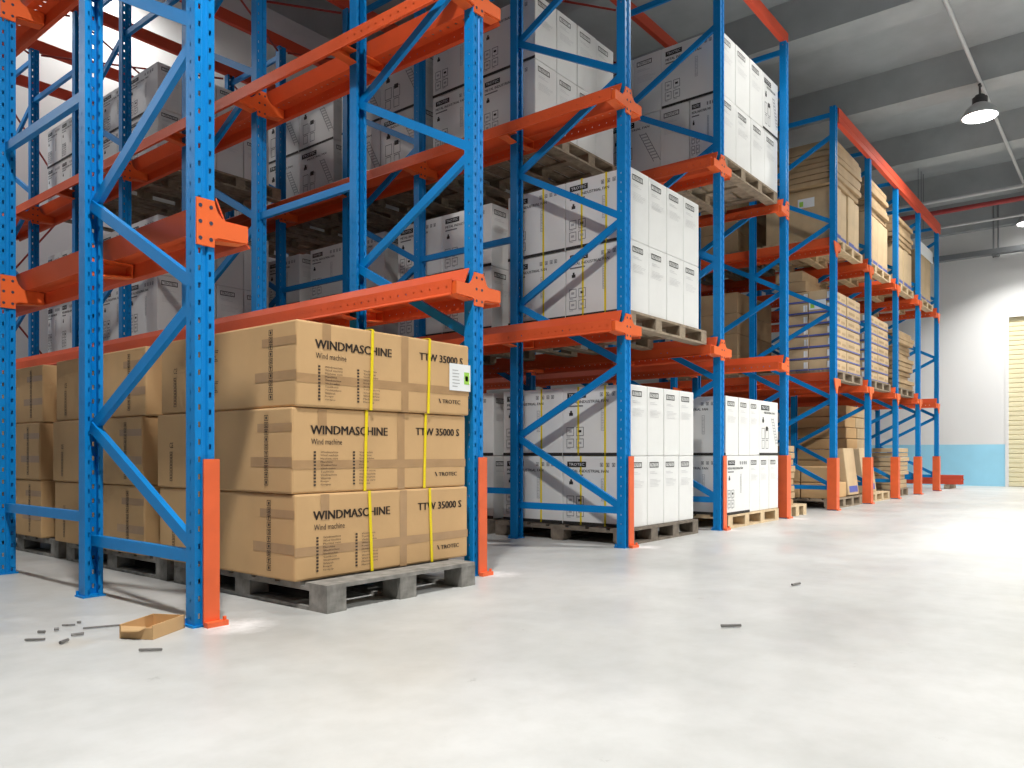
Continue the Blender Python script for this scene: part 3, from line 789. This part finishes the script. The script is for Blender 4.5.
# ------------------------------------------------------------------ loads of the far rack
FG = 'pallets in the far rack'
lane = lambda i: (XF[i] + .24, XF[i + 1] - .20)
ln_of = ['first', 'second', 'third', 'fourth']
def blue_print_f(w, h, m):
    o = Vector((0, -EPS, 0)); u, v = NY
    m.rect(o, u, v, .0, w, .0, .025, 0); m.rect(o, u, v, .1 * w, .55 * w, .35 * h, .6 * h, 1); m.rect(o, u, v, .65 * w, .9 * w, .3 * h, .5 * h, 1)
def blue_print_s(w, h, m):
    o = Vector((-EPS, w, 0)); u, v = NX
    m.rect(o, u, v, .0, w, .0, .03, 0); m.rect(o, u, v, .8 * w, .9 * w, .2 * h, .75 * h, 2); m.rect(o, u, v, .92 * w, .97 * w, .2 * h, .75 * h, 2)
KY = 4.20
def kraft_load(i, z0, rows, hh, y0, cols, deep, where):
    a, b = lane(i); cw = (b - a) / cols; cd = .42
    for L in range(rows):
        for r in range(deep):
            for c in range(cols):
                if r and c: continue
                sx, sy = cw - .02, cd - .01
                ob = link('kraft_carton', carton_mesh(sx, sy, hh - .012, M_card_light, .012), (a + c * cw + random.uniform(0, .02), y0 + r * cd + random.uniform(0, .02), z0 + L * hh + .001))
                pl = ('front near column', 'front far column')[c] if r == 0 else 'side, %s one back' % ORD[r + 1]
                tag(ob, 'blue taped kraft carton, %s layer, %s, %s' % (ORD[L + 1], pl, where), 'carton', 'kraft cartons with blue tape')
                if r == 0: link('front_lettering', pmesh(('front_lettering', 'kraft', round(sx, 3), round(hh, 3)), lambda m: blue_print_f(sx, hh, m), [M_bluep, M_card_flat]), (0, 0, 0), ob)
                if c == 0: link('side_lettering', pmesh(('side_lettering', 'kraft', round(sy, 3), round(hh, 3)), lambda m: blue_print_s(sy, hh, m), [M_bluep, M_card_flat, M_label]), (0, 0, 0), ob)
def flat_stack(x0, x1, y0, d, z0, n, hh, where, mt, jit=.05, grp='flat cartons on the far rack', lean=0.0):
    for k in range(n):
        jx, jy = random.uniform(-jit, jit), random.uniform(-jit, jit * .6)
        sx = (x1 - x0) * random.uniform(.93, 1.0)
        ob = link('flat_carton', carton_mesh(round(sx, 2), d, hh - .012, mt, .008), (x0 + jx + lean * k, y0 + jy, z0 + k * hh + .001), None, random.uniform(-.02, .02))
        tag(ob, 'flat brown carton, %s from the bottom, %s' % (ORD[k + 1], where), 'carton', grp)
def block_row(x0, x1, n, y0, d, z0, hh, where, mt):
    w = (x1 - x0) / n
    for k in range(n):
        ob = link('upright_carton', carton_mesh(round(w - .015, 3), d, hh, mt, .012), (x0 + k * w, y0 + random.uniform(-.01, .02), z0 + .001))
        tag(ob, 'tall kraft carton on end, %s from the near side, %s' % (ORD[k + 1], where), 'carton', 'tall kraft cartons on the far rack')
        m_ = pmesh(('foot_lettering', round(w, 2)), lambda m: [m.rect(Vector((0, -EPS, 0)), *NY, .1 * w, .9 * w, .03, .10, 0)], [M_bluep])
        link('foot_lettering', m_, (0, 0, 0), ob)
Z2 = LV2[1] + .018; Z1 = LV2[0] + .018
for i in range(4):
    a, b = lane(i)
    pallet(XF[i] + .17, 4.22, Z2, XF[i + 1] - XF[i] - .34, 1.5, M_woodlight, 'pale pallet on the upper rails of the %s lane of the far rack' % ln_of[i], FG)
    if i < 3:
        pallet(XF[i] + .17, 4.22, Z1, XF[i + 1] - XF[i] - .34, 1.5, M_wood, 'pallet on the lower rails of the %s lane of the far rack' % ln_of[i], FG)
    wh = 'upper rails, far rack, %s lane' % ln_of[i]
    if i < 3:
        h_ = (.95, 1.0, .85)[i]
        block_row(a + (.12 if i == 0 else .05), b, 4, 4.26, 1.25, Z2 + .177, h_, wh, M_card_light)
        flat_stack(a, b - .12, 4.24, 1.25, Z2 + .177 + h_ + .01, (8, 7, 6)[i], .10, wh, M_card_flat)
    else:
        block_row(a + .05, b + .05, 3, 4.26, 1.2, Z2 + .177, 1.38, wh, M_card_light)
        c = link('film_cover', MB().box(a + .03, b + .07, 4.23, 5.48, 0, .012).box(a + .03, b + .07, 4.23, 4.242, -.28, 0).box(a + .03, a + .042, 4.242, 5.48, -.24, 0).mesh('film_cover', M_label), (0, 0, Z2 + .177 + 1.385))
        tag(c, 'white film cover over the tall cartons in the last lane of the far rack', 'film cover')
kraft_load(0, Z1 + .177, 7, .207, 4.25, 2, 2, 'far rack, lower rails, first lane')
kraft_load(1, Z1 + .177, 7, .19, 4.25, 2, 1, 'far rack, lower rails, second lane')
a, b = lane(2); flat_stack(a + .15, b - .1, 4.25, 1.2, Z1 + .177, 13, .10, 'lower rails, far rack, third lane', M_card_flat, .07)
# stack on top at the back of the first lane
for k in range(2):
    ob = link('kraft_carton', carton_mesh(.9, .5, .19, M_card_flat, .012), (lane(0)[0], 4.72 + .06 * k, Z1 + .177 + .004 + 7 * .207 + k * .195))
    tag(ob, 'plain brown carton, %s lying on top of the blue taped ones, far rack' % ('lower one', 'upper one')[k], 'carton', 'kraft cartons with blue tape')
# dark second loads behind the front ones of the first far lane
a_, b_ = lane(0)
for lv, nm in ((Z1, 'lower'), (Z2, 'upper')):
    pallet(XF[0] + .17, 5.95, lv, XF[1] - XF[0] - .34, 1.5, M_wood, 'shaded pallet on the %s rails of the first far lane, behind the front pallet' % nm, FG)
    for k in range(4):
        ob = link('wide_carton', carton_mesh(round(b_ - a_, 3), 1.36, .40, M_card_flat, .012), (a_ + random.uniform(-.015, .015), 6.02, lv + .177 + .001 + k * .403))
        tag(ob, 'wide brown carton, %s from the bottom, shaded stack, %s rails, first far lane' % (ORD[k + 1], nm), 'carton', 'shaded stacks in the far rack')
# floor level
pallet(12.02, 4.22, 0, .85, 1.5, M_woodlight, 'narrow pale pallet on the floor between the near and the far rack', FG)
flat_stack(12.04, 12.50, 4.28, 1.2, .177, 9, .105, 'floor stack between the two racks', M_card_flat, .03, 'flat cartons on the floor pallet', -.004)
a, b = lane(0)
pallet(a, 4.22, 0, 1.76, 1.6, M_wood, 'brown pallet on the floor of the far rack, first lane, nearly empty', FG)
for k, (xx, yy, zz, w) in enumerate(((a + .05, 4.3, .177, .95), (a + .05, 4.85, .177, .95), (a + .05, 4.3, .467, .55), (a + .05, 4.85, .467, .55))):
    ob = link('low_carton', carton_mesh(w, .53, .28, M_card, .012), (xx, yy, zz + .001))
    tag(ob, 'low brown carton on the nearly empty floor pallet, %s layer, %s one, far rack' % (('bottom', 'top')[k // 2], ('front', 'rear')[k % 2]), 'carton', 'low cartons on the far floor pallet')
for k in range(5):
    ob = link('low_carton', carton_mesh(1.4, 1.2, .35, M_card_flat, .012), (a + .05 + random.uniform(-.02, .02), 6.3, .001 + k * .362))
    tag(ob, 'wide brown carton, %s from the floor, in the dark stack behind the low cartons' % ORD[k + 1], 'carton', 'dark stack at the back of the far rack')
a, b = lane(1)
pallet(a, 4.22, 0, 1.72, 1.85, M_woodlight, 'pale pallet on the floor of the far rack, second lane, under leaning cartons', FG)
for k in range(8):
    for c in range(2):
        ob = link('stacked_carton', carton_mesh(.76, 1.3, .215, M_card_light if c else M_card, .012), (a + .03 + c * .78 + random.uniform(-.01, .01), 4.66 + random.uniform(-.02, .02), .177 + .001 + k * .226))
        tag(ob, 'brown carton, %s from the bottom, %s column, floor stack in the far rack, second lane' % (ORD[k + 1], ('near', 'far')[c]), 'carton', 'floor stack in the second far lane')
def leaning(x, w, h, label, y0=4.16):
    ob = link('leaning_carton', carton_mesh(w, .13, h, M_card_light, .01), (x, y0, .20), None, 0, (-.12, 0, 0)); tag(ob, label, 'carton', 'flat cartons leaning at floor level')
    link('foot_lettering', pmesh(('lean_lettering', w), lambda m: [m.rect(Vector((0, -EPS, 0)), *NY, .1 * w, .9 * w, .05, .17, 0)], [M_bluep]), (0, 0, 0), ob)
leaning(15.44, .68, .90, 'flat carton leaning before the second front upright of the far rack', 4.27)
leaning(16.62, .92, .90, 'flat carton leaning against the floor stack just past the second far upright', 4.30)
a, b = lane(2)
pallet(a, 4.3, 0, 1.6, 1.4, M_wood, 'dark pallet on the floor of the far rack, third lane', FG)
flat_stack(a + .2, b - .1, 4.33, 1.2, .177, 9, .105, 'floor stack, far rack, third lane', M_card_light, .05)
for (ob_, yy, zz, lab) in ((next(o for o in bpy.data.objects if o.get('label', '').startswith('blue taped kraft carton, sixth layer, front near')), .10, .06, 'x'),
                       (next(o for o in bpy.data.objects if o.get('label', '').startswith('tall kraft carton on end, first from the near side, upper rails, far rack, first')), .35, .62, 'y')):
    p_ = link('paper_label', MB().box(-.012, -.006, 0, .30, 0, .17).mesh('paper_label', M_label), (0, yy, zz), ob_)
    link('label_patch', pmesh(('label_patch',), lambda m: m.rect(Vector((-.014, .30, 0)), *NX, .03, .10, .03, .12, 0), [M_green]), (0, 0, 0), p_)
# loose beams on the floor by the end wall
for k in range(2):
    ob = link('support_block', MB().box(0, 1.0, 0, .14, 0, .122).mesh('support_block', M_wood, .008), (24.42, (4.1, 6.2)[k], 0))
    tag(ob, 'wooden block under the loose orange beams, %s end' % ('shutter', 'rack')[k], 'block', 'blocks under the loose beams')
for k in range(4):
    me_ = 'loose_beam_mesh'
    if me_ not in bpy.data.meshes:
        MB().channel((0, 0, 0), (0, 3.2, 0), .125, .13, (1, 0, 0), .012).mesh(me_, M_red)
    ob = link('loose_beam', bpy.data.meshes[me_], (24.5 + (k % 2) * .3, 3.82, 0.125 + .064 + (k // 2) * .128))
    tag(ob, 'loose orange beam lying by the end wall, %s layer, %s one' % (('bottom', 'top')[k // 2], ('rack-side', 'wall-side')[k % 2]), 'beam', 'loose beams by the end wall')

# ------------------------------------------------------------------ bits on the floor
def ground(u, v):
    Z = 777 / (v - 453.0); Lt = (u - 512) / 777 * Z
    return (.628 * Lt + .778 * Z, -.778 * Lt + .628 * Z)
gx, gy = ground(153, 640)
t = thing('cardboard_tray', (gx, gy, 0.001), 'small open cardboard tray on the floor beside the first front upright', 'tray', rz=math.radians(29))
Lx, Ly, Hz, th = .29, .20, .075, .008
link('tray_bottom', MB().box(0, Lx, 0, Ly, 0, th).mesh('tray_bottom', M_card), (0, 0, 0), t)
link('tray_wall', MB().box(0, Lx, 0, th, th, Hz).box(0, Lx, Ly - th, Ly, th, Hz).box(0, th, th, Ly - th, th, Hz * .8).box(Lx - th, Lx, th, Ly - th, th, Hz).mesh('tray_wall', M_card), (0, 0, 0), t)
m = MB().prism([(0, 0), (.15, 0), (.12, .03), (.02, .035)], (0, Ly - th, Hz * .82), (0, -1, 0), (-.75, 0, -.55), (0.003, 0, .006))
link('tray_flap', m.mesh('tray_flap', M_card), (0, 0, 0), t)
def bolt(u0, v0, u1, v1, r, label, nut=True):
    p, q = Vector((*ground(u0, v0), r)), Vector((*ground(u1, v1), r)); c = (p + q) / 2
    r *= .62
    m = MB().rod(p - c, q - c, r, 8)
    if nut: m.rod(p - c, p - c + (q - p).normalized() * r * 2.5, r * 1.0, 6)
    me = m.mesh('anchor_bolt', M_bolt)
    tag(link('anchor_bolt', me, c), label, 'bolt', 'loose bolts on the floor')
bolt(25, 641.5, 45, 641, .010, 'loose bolt on the floor, farthest from the cardboard tray')
bolt(38, 634, 45, 634, .013, 'short bolt in front of the second post of the end frame')
bolt(54, 631.5, 59, 631, .013, 'short bolt lying behind the pile of floor bits')
bolt(62, 626.5, 75, 626, .008, 'thin bolt lying flat nearest the second post of the end frame')
bolt(77, 624, 81, 623.5, .011, 'tiny bolt stub beside the thin flat bolt')
bolt(71, 637, 84, 635.5, .012, 'dark bolt in the middle of the floor bits')
bolt(60, 645, 68, 642, .013, 'stubby bolt at the dusty patch on the floor')
bolt(83, 629.5, 121, 626.2, .008, 'long threaded rod pointing at the cardboard tray', False)
bolt(139, 652, 162, 651.5, .011, 'single bolt on the floor in front of the cardboard tray')
bolt(721, 628, 741, 627.5, .013, 'lone bolt on the open aisle floor before the fourth upright')
bolt(792, 586.5, 800, 585, .014, 'lone scrap bolt on the open aisle floor before the fifth upright')

# ------------------------------------------------------------------ light, camera
def area(x, y, z, size, power, col=(1, .985, .95), spread=math.pi):
    l = bpy.data.lights.new('hall_and_fill_light', 'AREA'); l.shape = 'DISK'; l.size = size; l.energy = power; l.color = col; l.spread = spread
    o = bpy.data.objects.new('hall_and_fill_light', l); COL.objects.link(o); o.location = (x * S, y * S, z * S); return o
for x, y, p in ((0.9, 1.8, 340), (10.5, LY, 60), (LX, LY, 110)):
    area(x, y, 7.7 if x > 17 else 7.9, .45, p, spread=math.radians(150))
for x, p in ((12.0, 1100), (20.0, 110)): area(x, -4.2, 7.93, .45, p, spread=math.radians(140))  # added fill lamps, out of view, brighten the faces toward the aisle
area(25.2, LY, 7.4, .45, 140, spread=math.radians(115))
area(22.6, -2.5, 7.9, .45, 150, spread=math.radians(150))  # unseen lamp added to brighten the end wall by the shutter
area(-1.5, 15.0, 7.9, .5, 80)
for x in (-3, 2, 7): area(x, 15.2, 10.6, .6, 85)  # unseen rear-bay lamps placed to light the back wall
w = bpy.data.worlds.new('world'); sc.world = w; w.use_nodes = True
w.node_tree.nodes['Background'].inputs[0].default_value = (.92, .96, 1, 1)
w.node_tree.nodes['Background'].inputs[1].default_value = 0.008
cam = bpy.data.cameras.new('camera'); co = bpy.data.objects.new('camera', cam); COL.objects.link(co)
cam.sensor_width = 36; cam.lens = 777 / 1024 * 36; cam.shift_y = 69 / 1024; cam.clip_start = .02
co.location = (0, 0, S); co.rotation_euler = (math.pi / 2, 0, -math.atan2(.778, .628))
sc.camera = co
sc.view_settings.view_transform = 'Standard'; sc.view_settings.look = 'None'
sc.view_settings.exposure = 0.08; sc.view_settings.gamma = 1.0; sc.view_settings.use_curve_mapping = False
